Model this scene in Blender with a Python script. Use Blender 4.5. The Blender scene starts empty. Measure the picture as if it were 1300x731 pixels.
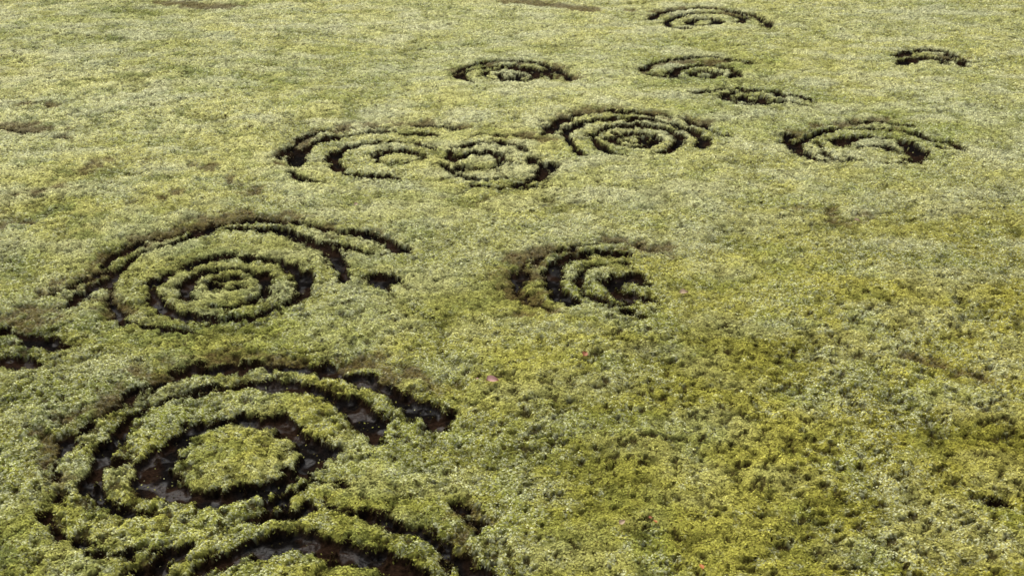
import bpy, math, numpy as np, time
T0=time.time()
rng=np.random.default_rng(7)
# ------------------------------------------------------------------ camera
F=1450.0; P=math.radians(24); H=1.6
cam=bpy.data.cameras.new("camera"); co=bpy.data.objects.new("camera",cam)
bpy.context.scene.collection.objects.link(co)
co.location=(0,0,H); co.rotation_euler=(math.pi/2-P,0,0)
cam.sensor_width=36; cam.lens=36*F/1300; cam.clip_end=2000; cam.clip_start=0.05
bpy.context.scene.camera=co
def G(px,py):      # survey point of the photo -> ground metres
    x=(px-650)/F; v=(365.5-py)/F
    dy=math.cos(P)+v*math.sin(P); dz=-math.sin(P)+v*math.cos(P)
    t=H/-dz
    return x*t, dy*t
# ------------------------------------------------------------------ noise
def hsh(ix,iy,seed):
    h=(ix.astype(np.int64)*374761393+iy.astype(np.int64)*668265263+seed*1274126177)&0xffffffff
    h=((h^(h>>13))*1274126177)&0xffffffff
    h=h^(h>>16)
    return (h&0xffffff).astype(np.float32)/16777216.0
def vn(x,y,seed=0):
    ix=np.floor(x); iy=np.floor(y); fx=(x-ix).astype(np.float32); fy=(y-iy).astype(np.float32)
    ux=fx*fx*(3-2*fx); uy=fy*fy*(3-2*fy)
    a=hsh(ix,iy,seed);b=hsh(ix+1,iy,seed);c=hsh(ix,iy+1,seed);d=hsh(ix+1,iy+1,seed)
    return (a+(b-a)*ux)*(1-uy)+(c+(d-c)*ux)*uy
def fbm(x,y,seed=0,o=3):
    s=0;a=1;t=0
    for k in range(o):
        s=s+a*vn(x*2.03**k+k*17.3,y*2.03**k-k*9.1,seed+k); t+=a; a*=0.5
    return s/t
def worley(x,y,seed=0):
    ix=np.floor(x); iy=np.floor(y); best=np.full(x.shape,9.0,np.float32)
    for i in(-1,0,1):
        for j in(-1,0,1):
            cx=ix+i; cy=iy+j
            d=(cx+hsh(cx,cy,seed)-x)**2+(cy+hsh(cx,cy,seed+5)-y)**2
            best=np.minimum(best,d)
    return best
def ss(a,b,x):
    t=np.clip((x-a)/(b-a),0,1); return t*t*(3-2*t)
# ------------------------------------------------------------------ cut rings
arcs=[]   # (points[(px,py,wmul)], width m)
brown=[]
def A(pts,w): arcs.append(([(p[0],p[1],p[2] if len(p)>2 else 1.0) for p in pts],w*.97))
def B(pts,w): brown.append(([(p[0],p[1],p[2] if len(p)>2 else 1.0) for p in pts],w))
def E(cx,cy,rx,ry,a0,a1,w,f=None):
    n=max(6,int(abs(a1-a0)/15)); r=[]
    for i in range(n+1):
        a=math.radians(a0+(a1-a0)*i/n)
        r.append((cx+rx*math.cos(a),cy-ry*math.sin(a)))
    A(r,w)
# front-left big ring
A([(262,632,.8),(290,630,1.1),(345,615),(385,595,1.3),(397,568,1.3),(370,542,1.3),(330,530,1.1),(270,535,.6),(232,552,.6),(205,580,1.0),(188,603,1.3),(215,617,.9),(262,632,.8)],.060)
A([(195,656,.7),(150,646),(122,625,1.1),(118,606),(132,592,.9),(165,582,.6)],.052)
A([(120,596,.5),(140,560,.5),(165,530,.6),(205,508,.6),(270,492,.8),(340,485),(400,490,1.1),(445,510,1.3),(470,530,1.3),(482,555,1.1)],.056)
A([(72,640,.4),(78,590,.5),(100,548,.6),(150,513,.5),(205,485,.6),(250,470,1.1),(310,463,1.3),(360,461,1.1),(425,470,1.1),(475,484,1.1),(515,508,1.2),(555,530,1.5)],.058)
A([(300,667,.5),(345,655,.5),(410,640,.8),(450,645,1.1),(500,658,.9),(545,672,.8),(585,695,.8),(605,722,.7)],.045)
A([(215,745,.8),(270,715,.9),(320,694),(375,685,1.2),(430,692,1.3),(485,708,1.3),(540,732,1.3)],.056)
A([(60,650,.5),(85,680,.6),(130,698,.7),(190,700,.5),(240,690,.4)],.045)
A([(130,745,.5),(180,722,.7),(230,700,.5)],.05)
A([(340,640,.5),(395,612,.4),(430,612,.6)],.045)
B([(120,520),(200,475),(290,450),(400,455),(470,458),(560,490)],.08)
B([(60,600),(75,560),(110,530)],.06)
# second ring
E(285,360,16,6,20,330,.03)
A([(240,378,.8),(238,364),(252,350),(285,343,1.1),(322,348),(340,362,.9),(330,376,.9),(295,387,1.1),(262,388,.7)],.038)
A([(342,334,.9),(368,340,1.3),(385,350,1.3),(386,368,1.3),(365,384),(320,396,.9),(270,402,1.1),(222,396),(197,382,1.2),(195,362),(225,340,.9),(280,327),(342,334)],.046)
A([(138,362,.5),(145,342,.7),(180,320,.7),(240,301,.8),(300,292,1.1),(355,297,1.1),(400,311,1.1),(428,330,1.3),(438,358,1.2)],.050)
A([(128,332,.7),(160,311,.8),(220,297,.8),(300,282,1.2),(370,285,1.1),(420,294,1.1),(470,301,.9),(510,317,.9)],.056)
A([(395,308,.6),(430,315,.9),(475,324,.7)],.05)
A([(478,350,1.1),(490,358,1.4),(494,370,1)],.065)
A([(90,388,.9),(105,372,1),(130,352,.7)],.055)
A([(66,372,.6),(95,356,.7),(120,340,.5)],.05)
A([(140,365,.4),(142,390,.5),(165,410,.7),(205,418,.5),(250,420,.3)],.04)
B([(130,325),(200,298),(320,276),(420,290),(510,312)],.09)
B([(60,375),(120,345)],.07)
B([(135,350),(150,395)],.07)
# ring cut off at the left border
A([(-20,424),(15,426,1),(45,433,1.1),(72,441,.9)],.06)
A([(-20,457),(15,459,1.1),(40,464,.9)],.055)
B([(-20,404),(30,405),(70,412)],.10)
# middle ring
A([(808,349,.9),(785,352,1.4),(777,361,1.5),(790,373,1.5),(830,379,1.3)],.053)
A([(800,332,.6),(768,335,.9),(745,343,1),(735,357,1),(745,373,1.1),(765,383,1),(788,388,.8)],.038)
A([(793,318,1.3),(750,322,1.1),(716,331,1.1),(702,347,1.2),(704,369,1.3),(728,387,1.1)],.050)
A([(800,352,.5),(815,356,.9),(826,358,.6)],.04)
A([(829,313,.5),(790,305,.6),(740,309,.7),(690,322,.8),(667,338,.7),(659,360,.7),(670,380,.8),(692,393,.6)],.034)
A([(800,398,.6),(812,402,.7)],.05)
B([(829,313),(790,305),(740,307),(690,320),(665,338),(657,360),(668,380),(690,395)],.10)
# pair of rings
A([(480,203,.7),(477,195),(500,189,1.1),(528,192,.9),(534,199,.8)],.053)
A([(534,201,.6),(510,206,.8),(484,205,.8)],.04)
A([(500,223,.8),(465,223),(438,216),(424,205,1.1),(428,194),(450,183,1),(490,177,1),(530,180,.8),(552,187,.5)],.05)
A([(378,208,1.3),(384,190,1.2),(420,174),(470,165,.9),(520,167,.8),(560,172,.6)],.045)
A([(355,200,.6),(385,174,.7),(430,161,.7),(490,158,.7),(540,158,.8),(590,165,.6)],.04)
A([(372,218,.8),(390,228,.8),(410,232,.5)],.05)
A([(575,199),(600,192,1.1),(628,194),(640,201,.8)],.05)
A([(640,204,.6),(615,211,.8),(585,209,.7)],.04)
A([(562,206,.9),(580,217),(610,223,.8),(640,220,.8)],.045)
A([(562,197,.6),(590,185,.8),(630,181,1),(668,190,.9)],.042)
A([(600,231,.5),(650,232,.8),(682,221,.9),(692,209,1.4),(672,201,1)],.05)
A([(600,172,.4),(640,172,.6),(690,178,.6)],.05)
A([(640,238,.4),(690,232,.5)],.05)
B([(350,206),(385,178),(430,161),(520,156),(590,163)],.07)
B([(640,174),(690,180)],.08)
# ring centre-right
E(806,177,12,3,0,350,.033)
E(806,177,28,9,-10,350,.043)
E(808,178,55,18,-60,250,.045)
A([(740,196,.8),(722,182,1),(722,168,1),(755,154,1),(820,153,1),(868,163,.9),(890,174,1.3),(893,186,1.2)],.05)
A([(697,172,1.2),(712,155,1.2),(750,144,1),(810,145,.8),(870,154,.7),(925,174,.5)],.05)
B([(697,168),(720,148),(780,141),(880,156)],.09)
# ring right
A([(1067,186,.9),(1075,179,1.3),(1110,177,1),(1145,183,1.2),(1163,193,1.5),(1163,204,1.4)],.053)
A([(1084,193,.6),(1100,188,.8),(1128,190,.8),(1148,198,.6)],.035)
A([(1082,202,.5),(1115,207,.8),(1160,207,.6)],.035)
A([(1015,196,1.1),(1020,180,1),(1055,168,.8),(1110,166,.9),(1160,173,.9),(1198,192,.8)],.042)
A([(998,172,1.2),(1005,186,1.3),(1025,198,1),(1050,205,.8)],.05)
A([(1080,157,.9),(1110,155,1.1),(1150,162,.9)],.05)
A([(1180,180,.5),(1205,185,.6),(1225,193,.5)],.06)
A([(1040,183,.6),(1045,196,.8),(1070,204,.6)],.045)
B([(998,178),(1025,166),(1110,155),(1150,162)],.08)
# far rings
E(648,99,14,3,0,360,.045); E(648,98,32,8,-30,320,.045)
A([(598,108,.7),(583,100,1),(594,91,1),(640,86.5,1),(682,91,1),(702,99,.9)],.05)
A([(578,92,.8),(610,81,1),(650,79,1),(695,86,1),(725,101,1.1)],.055)
B([(580,94),(612,82),(690,85),(725,100)],.10)
E(893,96,16,3.5,0,360,.045); E(893,95,40,10,-30,230,.05)
A([(820,96,.8),(840,99,.6),(860,101,.5)],.06)
A([(818,90,1.1),(838,80,.8),(890,75,.9),(955,83,.8)],.055)
B([(820,92),(850,81),(950,81)],.10)
E(955,127,14,3,0,360,.05); E(958,125,38,9,20,330,.05)
A([(884,120,.9),(915,115,.8),(940,113,.6)],.06); A([(990,124,.8),(1015,124,.9),(1033,130,.7)],.06); A([(1000,131,.7),(1022,136,.6)],.05)
E(1178,77,20,4,-20,200,.05)
A([(1145,81,1),(1150,74,.9),(1180,70,1),(1215,74,1),(1225,81,.9)],.052)
A([(1133,69,.9),(1165,63,.9),(1200,64,.8),(1232,76,.6)],.052); B([(1135,68),(1220,69)],.08)
E(893,29,20,4,0,360,.06); E(895,27.5,48,10,-20,240,.065)
A([(825,22,1),(845,14,1),(895,10.5,1),(945,18,1),(978,34,.8)],.08)
B([(825,18),(895,10),(978,30)],.14)
# bare / dead patches
B([(0,158),(30,160),(45,165)],.17); B([(70,176),(95,178)],.08); B([(660,2),(745,10)],.26); B([(800,12),(840,15)],.12)
B([(210,4),(290,9)],.24); B([(1130,452),(1180,458)],.06); B([(1205,470),(1240,480)],.05); B([(1060,283),(1120,287)],.06)
B([(265,215),(320,245)],.07); B([(150,208),(185,212)],.07); B([(560,255),(700,250)],.03)
B([(30,130),(60,133)],.08); B([(20,250),(70,240)],.06); B([(560,690),(600,650)],.05); B([(1000,262),(1090,270)],.04)
B([(110,225),(120,215)],.08); B([(0,270),(30,285)],.06); B([(180,260),(230,250)],.05)
A([(578,632,.8),(605,650,1),(612,660,.6)],.025)
A([(1262,628,.8),(1290,636,.8)],.025)
A([(0,161,.6),(22,166,.8),(42,168,.5)],.05); A([(72,177,.7),(92,179,.7)],.04)
# raster fields (5 mm cells)
X0,Y0,RS=-6.5,1.3,0.005; NX,NY=2600,2100
gx=X0+np.arange(NX)*RS; gy=Y0+np.arange(NY)*RS
def raster(lst,pad,seed,far=0.0):
    fld=np.full((NY,NX),-0.25,np.float32)
    r=np.random.default_rng(seed)
    for pts,w in lst:
        p=[G(a,b)+(c*w*(1+far*min(1,max(0,(G(a,b)[1]-3.6)/4))),) for a,b,c in pts]
        p=np.array(p); 
        closed=np.hypot(*(p[0,:2]-p[-1,:2]))<0.02
        q=np.vstack([p[-2] if closed else 2*p[0]-p[1],p,p[1] if closed else 2*p[-1]-p[-2]])
        out=[]
        for i in range(1,len(q)-2):
            for t in np.linspace(0,1,7)[:-1]:
                a,b,c,d=q[i-1],q[i],q[i+1],q[i+2]
                out.append(.5*((2*b)+(c-a)*t+(2*a-5*b+4*c-d)*t*t+(3*b-a-3*c+d)*t**3))
        out.append(q[-2]); o=np.array(out)
        o[:,2]*=1+ (r.random(len(o))-.5)*0.5
        for a,b in zip(o[:-1],o[1:]):
            m=pad
            i0=max(0,int((min(a[0],b[0])-m-X0)/RS)); i1=min(NX,int((max(a[0],b[0])+m-X0)/RS)+1)
            j0=max(0,int((min(a[1],b[1])-m-Y0)/RS)); j1=min(NY,int((max(a[1],b[1])+m-Y0)/RS)+1)
            if i1<=i0 or j1<=j0: continue
            xx=gx[None,i0:i1]; yy=gy[j0:j1,None]
            dx,dy=b[0]-a[0],b[1]-a[1]; L=dx*dx+dy*dy+1e-9
            t=np.clip(((xx-a[0])*dx+(yy-a[1])*dy)/L,0,1)
            d=np.hypot(xx-a[0]-t*dx,yy-a[1]-t*dy)
            s=(a[2]+(b[2]-a[2])*t)/2-d
            fld[j0:j1,i0:i1]=np.maximum(fld[j0:j1,i0:i1],s)
    return fld
TR=raster(arcs,0.2,1,.25); BR=raster(brown,0.3,2)
def samp(fld,x,y):
    u=np.clip((x-X0)/RS,0,NX-2.001); v=np.clip((y-Y0)/RS,0,NY-2.001)
    i=u.astype(np.int32); j=v.astype(np.int32); fu=u-i; fv=v-j
    return (fld[j,i]*(1-fu)+fld[j,i+1]*fu)*(1-fv)+(fld[j+1,i]*(1-fu)+fld[j+1,i+1]*fu)*fv
def fields(x,y):
    wx=(fbm(x*20,y*20,31,3)-.5)*0.060; wy=(fbm(x*20,y*20,47,3)-.5)*0.060
    tr=samp(TR,x+wx,y+wy)+(fbm(x*9,y*9,61,2)-.51)*0.044+(fbm(x*48,y*48,62,3)-.5)*.044
    br=samp(BR,x+wx*2.5,y+wy*2.5)+(fbm(x*14,y*14,71,3)-.5)*0.17
    soil=ss(-0.004,0.009,tr)
    brn=ss(-0.02,0.04,br)
    # small crevices between the cushions, in loose drifts; their shade is painted dark
    u=x*.86+y*.5; v=-x*.5+y*.86
    n=fbm(u*44,v*66,81,3)
    zone=fbm(x*2.6,y*2.6,91,3)
    dens=0.07*ss(.42,.66,zone)+0.09*ss(5.5,2.2,y)+0.06*ss(-.3,1.0,x)*ss(3.8,2.2,y)+0.05*ss(-0.12,0,tr)+.07*ss(-.5,-2.5,x)
    gap=ss(0.0,0.07,n-(0.79-dens))
    return tr,soil,brn,gap
def lumps(x,y):
    wob=(fbm(x*7,y*7,3,2)-.5)*0.6
    l1=1-worley(x*4.6+wob,y*5.2-wob,13)
    l2=1-worley(x*19+wob*3,y*21+wob*3,19)
    l3=fbm(x*55,y*55,23,2)
    return l1,l2,l3
def height(x,y,f=None,L=None):
    tr,soil,brn,gap=f if f is not None else fields(x,y)
    l1,l2,l3=L if L is not None else lumps(x,y)
    big=(fbm(x*1.3,y*1.3,11,2)-.5)*0.06
    nr_=ss(-.12,-.02,tr)*.6
    h=big+(l1-.8)*0.022*(1-nr_)+(l2-.8)*0.010+(l3-.5)*0.013
    h=h-gap*0.009-brn*0.008
    h=h-.007*ss(-.03,0,tr)
    fl=-0.029+(fbm(x*40,y*40,29,3)-.5)*0.014
    return h*(1-soil)+(fl+big)*soil
def L3(a,b,t): return a+(b-a)*t[:,None]
c_=lambda *v: np.array(v,np.float32)[None,:]
def mosscol(x,y,f,rnd,L):
    tr,soil,brn,gap=f; l1,l2,l3=L
    n1=fbm(x*1.6,y*1.6,101,3); n2=fbm(x*6,y*6,111,3); n3=fbm(x*0.7+3,y*0.7,121,2)
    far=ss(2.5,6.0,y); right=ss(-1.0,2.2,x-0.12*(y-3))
    base=np.repeat(c_(.38,.385,.080),len(x),0)  # near tone lowered: corner vignetting put into the colour
    base=L3(base,c_(.84,.83,.35),far*(1-0.35*right))  # far moss painted paler, backlit brightness put into its colour
    base=L3(base,c_(.42,.37,.045),np.clip(right*(1-far)*0.9,0,1))
    base=L3(base,c_(.72,.67,.15),ss(.42,.66,n1)*0.33)
    base=L3(base,c_(.29,.35,.065),ss(.54,.74,n3)*0.3+ss(.52,.70,n2)*0.35)
    base=L3(base,c_(.25,.26,.055),ss(.85,.35,l1)*.40)  # hollows between mounds darkened, their shade put into the colour
    # scattered darker green flecks, denser on the left and far parts
    base=L3(base,c_(.20,.25,.075),ss(.56,.70,fbm(x*11,y*11,163,3))*.55*(.35+.65*ss(.5,-2,x)))
    base=L3(base,c_(.88,.88,.58),ss(.52,.78,fbm(x*4,y*7,133,3)*.7+.3*l1)*.42*(.3+.7*far))  # pale sheen on the mounds, painted as colour
    pn=fbm(x*3.1,y*3.1,131,2)*.35+n2*.25+fbm(x*45,y*45,137,2)*.4
    base=L3(base,c_(.72,.74,.46),ss(.41,.58,pn)*.66*(rnd<.36))
    base=L3(base,c_(.09,.065,.02),(rnd>.90).astype(np.float32)*.75)
    base=base*(0.40+0.76*ss(.25,1.0,l2*.5+l3*.55+.1*l1))[:,None]  # low spots darkened: dead moss beneath, plus crevice shade put into the colour
    base=L3(base,c_(.11,.060,.030),brn*0.72)
    return base
# ------------------------------------------------------------------ ground sheet
sd=np.linspace(-.60,.60,1350); so=.60*1.22**np.arange(1,30)
S=np.concatenate([-so[::-1],sd,so])
yd=1.45*np.exp(np.linspace(0,math.log(11.5/1.45),1250)); yo=11.5*1.13**np.arange(1,36)
Yv=np.concatenate([[0.2,0.6,0.9,1.1,1.25,1.38],yd,yo])
SS,YY=np.meshgrid(S,Yv); XX=SS*(YY+1.0)
x=XX.ravel(); y=YY.ravel()
f=fields(x,y); Lm=lumps(x,y); z=height(x,y,f,Lm)
flat=np.maximum(ss(11.5,14,y),ss(.6,.7,np.abs(SS.ravel())))
z=z*(1-flat)
tr,soil,brn,gap=f
r0=hsh(np.floor(x*130),np.floor(y*130),5)
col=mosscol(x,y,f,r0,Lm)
k=(0.66+0.2*ss(9.3,11,y))[:,None]
col=col*k
col=L3(col,c_(.030,.020,.008),gap*.9*(1-flat))  # crevice shade painted as dark brown
soilc=L3(np.repeat(c_(.020,.011,.0065),len(x),0),c_(.006,.005,.0045),ss(.35,.6,fbm(x*15,y*15,141,3)))
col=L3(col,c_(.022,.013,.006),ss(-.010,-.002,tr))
col=col*(1-soil[:,None])+soilc*soil[:,None]
def mk(name,verts,loops,lstart,ltot,cols,extra=None,smooth=False,nrm=None):
    me=bpy.data.meshes.new(name)
    me.vertices.add(len(verts)); me.vertices.foreach_set("co",verts.astype(np.float32).ravel())
    me.loops.add(len(loops)); me.loops.foreach_set("vertex_index",loops.astype(np.int32))
    me.polygons.add(len(lstart)); me.polygons.foreach_set("loop_start",lstart.astype(np.int32))
    try: me.polygons.foreach_set("loop_total",ltot.astype(np.int32))
    except Exception: pass
    me.polygons.foreach_set("use_smooth",np.full(len(lstart),smooth))
    me.update(calc_edges=True)
    a=me.color_attributes.new("albedo",'FLOAT_COLOR','POINT')
    c=np.ones((len(verts),4),np.float32); c[:,:3]=np.clip(cols,0,.9); a.data.foreach_set("color",c.ravel())
    if extra is not None:
        b=me.attributes.new("wet",'FLOAT','POINT'); b.data.foreach_set("value",extra.astype(np.float32))
    if nrm is not None:
        b=me.attributes.new("cushion",'FLOAT_VECTOR','POINT'); b.data.foreach_set("vector",nrm.astype(np.float32).ravel())
    o=bpy.data.objects.new(name,me); bpy.context.scene.collection.objects.link(o); return o
nr,nc=SS.shape
idx=np.arange(nr*nc).reshape(nr,nc)
q=np.stack([idx[:-1,:-1],idx[:-1,1:],idx[1:,1:],idx[1:,:-1]],-1).reshape(-1,4)
wet=soil*ss(.50,.62,fbm(x*26,y*26,151,2))*ss(4.5,3.0,y)
ground=mk("ground",np.stack([x,y,z],1),q.ravel(),np.arange(len(q))*4,np.full(len(q),4),col,wet,True)
print("ground",time.time()-T0)
# ------------------------------------------------------------------ moss fronds: small kite-shaped leaflets
def dens(y): return 82000*np.minimum(1,(2.8/y))**1.6
YS=np.linspace(1.6,10.6,400); wgt=dens(YS)*(YS+1)*1.0
N=int(np.sum((wgt[1:]+wgt[:-1])/2*np.diff(YS)))
cdf=np.cumsum(wgt); cdf/=cdf[-1]
y=np.interp(rng.random(N),cdf,YS); x=(rng.random(N)*1.0-.50)*(y+1)
f=fields(x,y); tr,soil,brn,gap=f
keep=(soil<.40)&(rng.random(N)>gap*.75)&(rng.random(N)>brn*.35)
keep|=(rng.random(N)<.02)
x=x[keep];y=y[keep];f=tuple(a[keep] for a in f);N=len(x)
tr,soil,brn,gap=f; Lm=lumps(x,y)
z=height(x,y,f,Lm); e=.008
gxn=(height(x+e,y)-z)/e; gyn=(height(x,y+e)-z)/e
lx=np.clip(gxn,-1.2,1.2)*.9; ly=np.clip(gyn,-1.2,1.2)*.9
nrm=np.stack([-np.clip(gxn*1.1,-1.5,1.5)+(rng.random(N)-.5)*.4,-np.clip(gyn*1.1,-1.5,1.5)+(rng.random(N)-.5)*.4,np.ones(N)],1)
nrm/=np.linalg.norm(nrm,axis=1)[:,None]
jit=rng.random(N)
sz=(np.maximum(1,y/2.8)**.50)
z=z+.0003+jit**2*.0038*np.minimum(sz,1.3)
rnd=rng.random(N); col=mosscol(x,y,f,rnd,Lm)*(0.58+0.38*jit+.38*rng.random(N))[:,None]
remnant=(rng.random(N)<.40)*(soil>.15)  # stray live shoots hanging into the cuts
col=L3(col,c_(.026,.016,.006),np.maximum(ss(-.007,.001,tr)*.93,gap*.7)*(1-remnant*.6))  # cut edges darkened; crevice shade painted in with the same brown
R=.0029*sz*(0.6+0.8*rng.random(N)**1.5)
a=rng.random(N)*6.283; ca,sa=np.cos(a),np.sin(a)
up=(rng.random(N)*.9-.1)
roll=(rng.random(N)-.5)*1.2
Lk=R*1.0; Wk=R*.72
V=np.zeros((N,4,3),np.float32)
def put(k,u,v,h):
    V[:,k,0]=u*ca-v*sa; V[:,k,1]=u*sa+v*ca; V[:,k,2]=h
put(0,-Lk*.7,0*Lk,-up*Lk*.6); put(1,Lk*.1,-Wk,-roll*Wk); put(2,Lk,0*Lk,up*Lk*.8); put(3,Lk*.1,Wk,roll*Wk)
V[:,:,2]+=V[:,:,0]*lx[:,None]+V[:,:,1]*ly[:,None]
V[:,:,0]+=x[:,None];V[:,:,1]+=y[:,None];V[:,:,2]+=z[:,None]
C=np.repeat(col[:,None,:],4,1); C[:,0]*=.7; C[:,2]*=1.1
NN=np.repeat(nrm[:,None,:],4,1)
q=np.arange(N*4)
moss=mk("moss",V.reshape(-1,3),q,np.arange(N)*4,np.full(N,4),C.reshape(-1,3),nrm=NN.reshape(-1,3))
print("moss",N,time.time()-T0)
# ------------------------------------------------------------------ materials
def nt(name):
    m=bpy.data.materials.new(name); m.use_nodes=True; return m,m.node_tree.nodes,m.node_tree.links
m,n,l=nt("soil_and_moss_floor"); b=n["Principled BSDF"]
at=n.new("ShaderNodeAttribute"); at.attribute_name="albedo"
no=n.new("ShaderNodeTexNoise"); no.inputs["Scale"].default_value=130; no.inputs["Detail"].default_value=5
geo=n.new("ShaderNodeNewGeometry"); l.new(geo.outputs["Position"],no.inputs["Vector"])
mr=n.new("ShaderNodeMapRange"); mr.inputs[1].default_value=.3; mr.inputs[2].default_value=.7; mr.inputs[3].default_value=.45; mr.inputs[4].default_value=1.4; l.new(no.outputs["Fac"],mr.inputs[0])
mx=n.new("ShaderNodeVectorMath"); mx.operation='SCALE'; l.new(at.outputs["Color"],mx.inputs[0]); l.new(mr.outputs[0],mx.inputs["Scale"])
l.new(mx.outputs[0],b.inputs["Base Color"])
w=n.new("ShaderNodeAttribute"); w.attribute_name="wet"
mr2=n.new("ShaderNodeMapRange"); mr2.inputs[3].default_value=.95; mr2.inputs[4].default_value=.30; l.new(w.outputs["Fac"],mr2.inputs[0]); l.new(mr2.outputs[0],b.inputs["Roughness"])
mr3=n.new("ShaderNodeMapRange"); mr3.inputs[3].default_value=.01; mr3.inputs[4].default_value=.14; l.new(w.outputs["Fac"],mr3.inputs[0]); l.new(mr3.outputs[0],b.inputs["Specular IOR Level"])
bp=n.new("ShaderNodeBump"); bp.inputs["Strength"].default_value=.8; bp.inputs["Distance"].default_value=.004
l.new(no.outputs["Fac"],bp.inputs["Height"]); l.new(bp.outputs[0],b.inputs["Normal"])
ground.data.materials.append(m)
m,n,l=nt("moss_fronds"); b=n["Principled BSDF"]
at=n.new("ShaderNodeAttribute"); at.attribute_name="albedo"
l.new(at.outputs["Color"],b.inputs["Base Color"]); b.inputs["Roughness"].default_value=.9; b.inputs["Specular IOR Level"].default_value=.03
cu=n.new("ShaderNodeAttribute"); cu.attribute_name="cushion"
g=n.new("ShaderNodeNewGeometry")
mm=n.new("ShaderNodeMix"); mm.data_type='VECTOR'; mm.inputs[0].default_value=.75
l.new(g.outputs["Normal"],mm.inputs[4]); l.new(cu.outputs["Vector"],mm.inputs[5])
nz=n.new("ShaderNodeVectorMath"); nz.operation='NORMALIZE'; l.new(mm.outputs[1],nz.inputs[0]); l.new(nz.outputs[0],b.inputs["Normal"])
moss.data.materials.append(m)
# ------------------------------------------------------------------ fallen leaves
def leaf(px,py,size,rot,c1,c2,seed):
    r=np.random.default_rng(seed); gx_,gy_=G(px,py)
    z0=float(height(np.array([gx_]),np.array([gy_]))[0])+.010
    n_=9; vs=[];fs=[]
    for i in range(n_):
        t=i/(n_-1); wv=.38*math.sin(math.pi*t**.8)**.8*(1-.25*t)+.015
        cz=.12*math.sin(t*3.1)-.1*t
        for j,s in enumerate((-1,-.5,0,.5,1)):
            wob=1+.18*(r.random()-.5)
            vs.append(((t-.5)*size,s*wv*wob*size,(cz+.16*abs(s)**1.5+.03*r.random())*size))
    for i in range(n_-1):
        for j in range(4):
            a=i*5+j; fs.append((a,a+1,a+6,a+5))
    k0=len(vs)   # stalk
    vs+=[(-.5*size,-.012*size,0),(-.5*size,.012*size,0),(-.8*size,.05*size,.06*size),(-.8*size,.03*size,.06*size)]
    fs.append((k0,k0+1,k0+2,k0+3))
    me=bpy.data.meshes.new("fallen_leaf"); me.from_pydata(vs,[],fs)
    for p in me.polygons:p.use_smooth=True
    o=bpy.data.objects.new("fallen_leaf",me); bpy.context.scene.collection.objects.link(o)
    o.location=(gx_,gy_,z0); o.rotation_euler=(r.uniform(.1,.5),r.uniform(-.3,.3),rot)
    m,n,l=nt("leaf"); b=n["Principled BSDF"]; t=n.new("ShaderNodeTexNoise"); t.inputs["Scale"].default_value=120
    cr=n.new("ShaderNodeValToRGB"); cr.color_ramp.elements[0].color=(*c1,1); cr.color_ramp.elements[1].color=(*c2,1)
    cr.color_ramp.elements[0].position=.35; cr.color_ramp.elements[1].position=.65
    l.new(t.outputs["Fac"],cr.inputs[0]); l.new(cr.outputs[0],b.inputs["Base Color"]); b.inputs["Roughness"].default_value=.6
    me.materials.append(m)
pink=((.42,.20,.17),(.55,.34,.28)); red=((.30,.09,.04),(.4,.16,.06)); tan=((.35,.24,.14),(.5,.36,.22)); orr=((.45,.12,.02),(.5,.2,.04))
for px,py,s,ro,c in [(625,490,.040,.4,pink),(742,461,.026,1.2,red),(868,372,.032,.2,tan),(831,664,.014,2,orr),(790,663,.018,.6,tan),
    (890,721,.016,1.9,orr),(826,655,.012,.3,red),(1088,283,.03,.3,tan),(605,487,.014,2.2,pink),(452,262,.02,1,tan)]:
    leaf(px,py,s,ro,c[0],c[1],int(px))
# ------------------------------------------------------------------ light: overcast
w=bpy.data.worlds.new("World"); bpy.context.scene.world=w; w.use_nodes=True
n=w.node_tree.nodes;l=w.node_tree.links
sk=n.new("ShaderNodeTexSky"); sk.sky_type='NISHITA'; sk.sun_disc=False
el=math.radians(58); az=math.radians(-35)   # az from +Y, negative = left
sk.sun_elevation=el; sk.sun_rotation=az; sk.dust_density=4; sk.air_density=1.0
hs=n.new("ShaderNodeHueSaturation"); hs.inputs["Saturation"].default_value=.40; l.new(sk.outputs[0],hs.inputs["Color"])
bg=n["Background"]; l.new(hs.outputs[0],bg.inputs[0]); bg.inputs[1].default_value=.15
s=bpy.data.lights.new("sun",'SUN'); s.energy=2.4; s.angle=math.radians(60); s.color=(1,.96,.87)
so_=bpy.data.objects.new("sun",s); bpy.context.scene.collection.objects.link(so_)
from mathutils import Vector
d=Vector((math.sin(az)*math.cos(el),math.cos(az)*math.cos(el),math.sin(el)))
so_.rotation_euler=d.to_track_quat('Z','Y').to_euler()
sc=bpy.context.scene; sc.view_settings.view_transform='Standard'; sc.view_settings.look='None'; sc.view_settings.exposure=0
print("done",time.time()-T0)
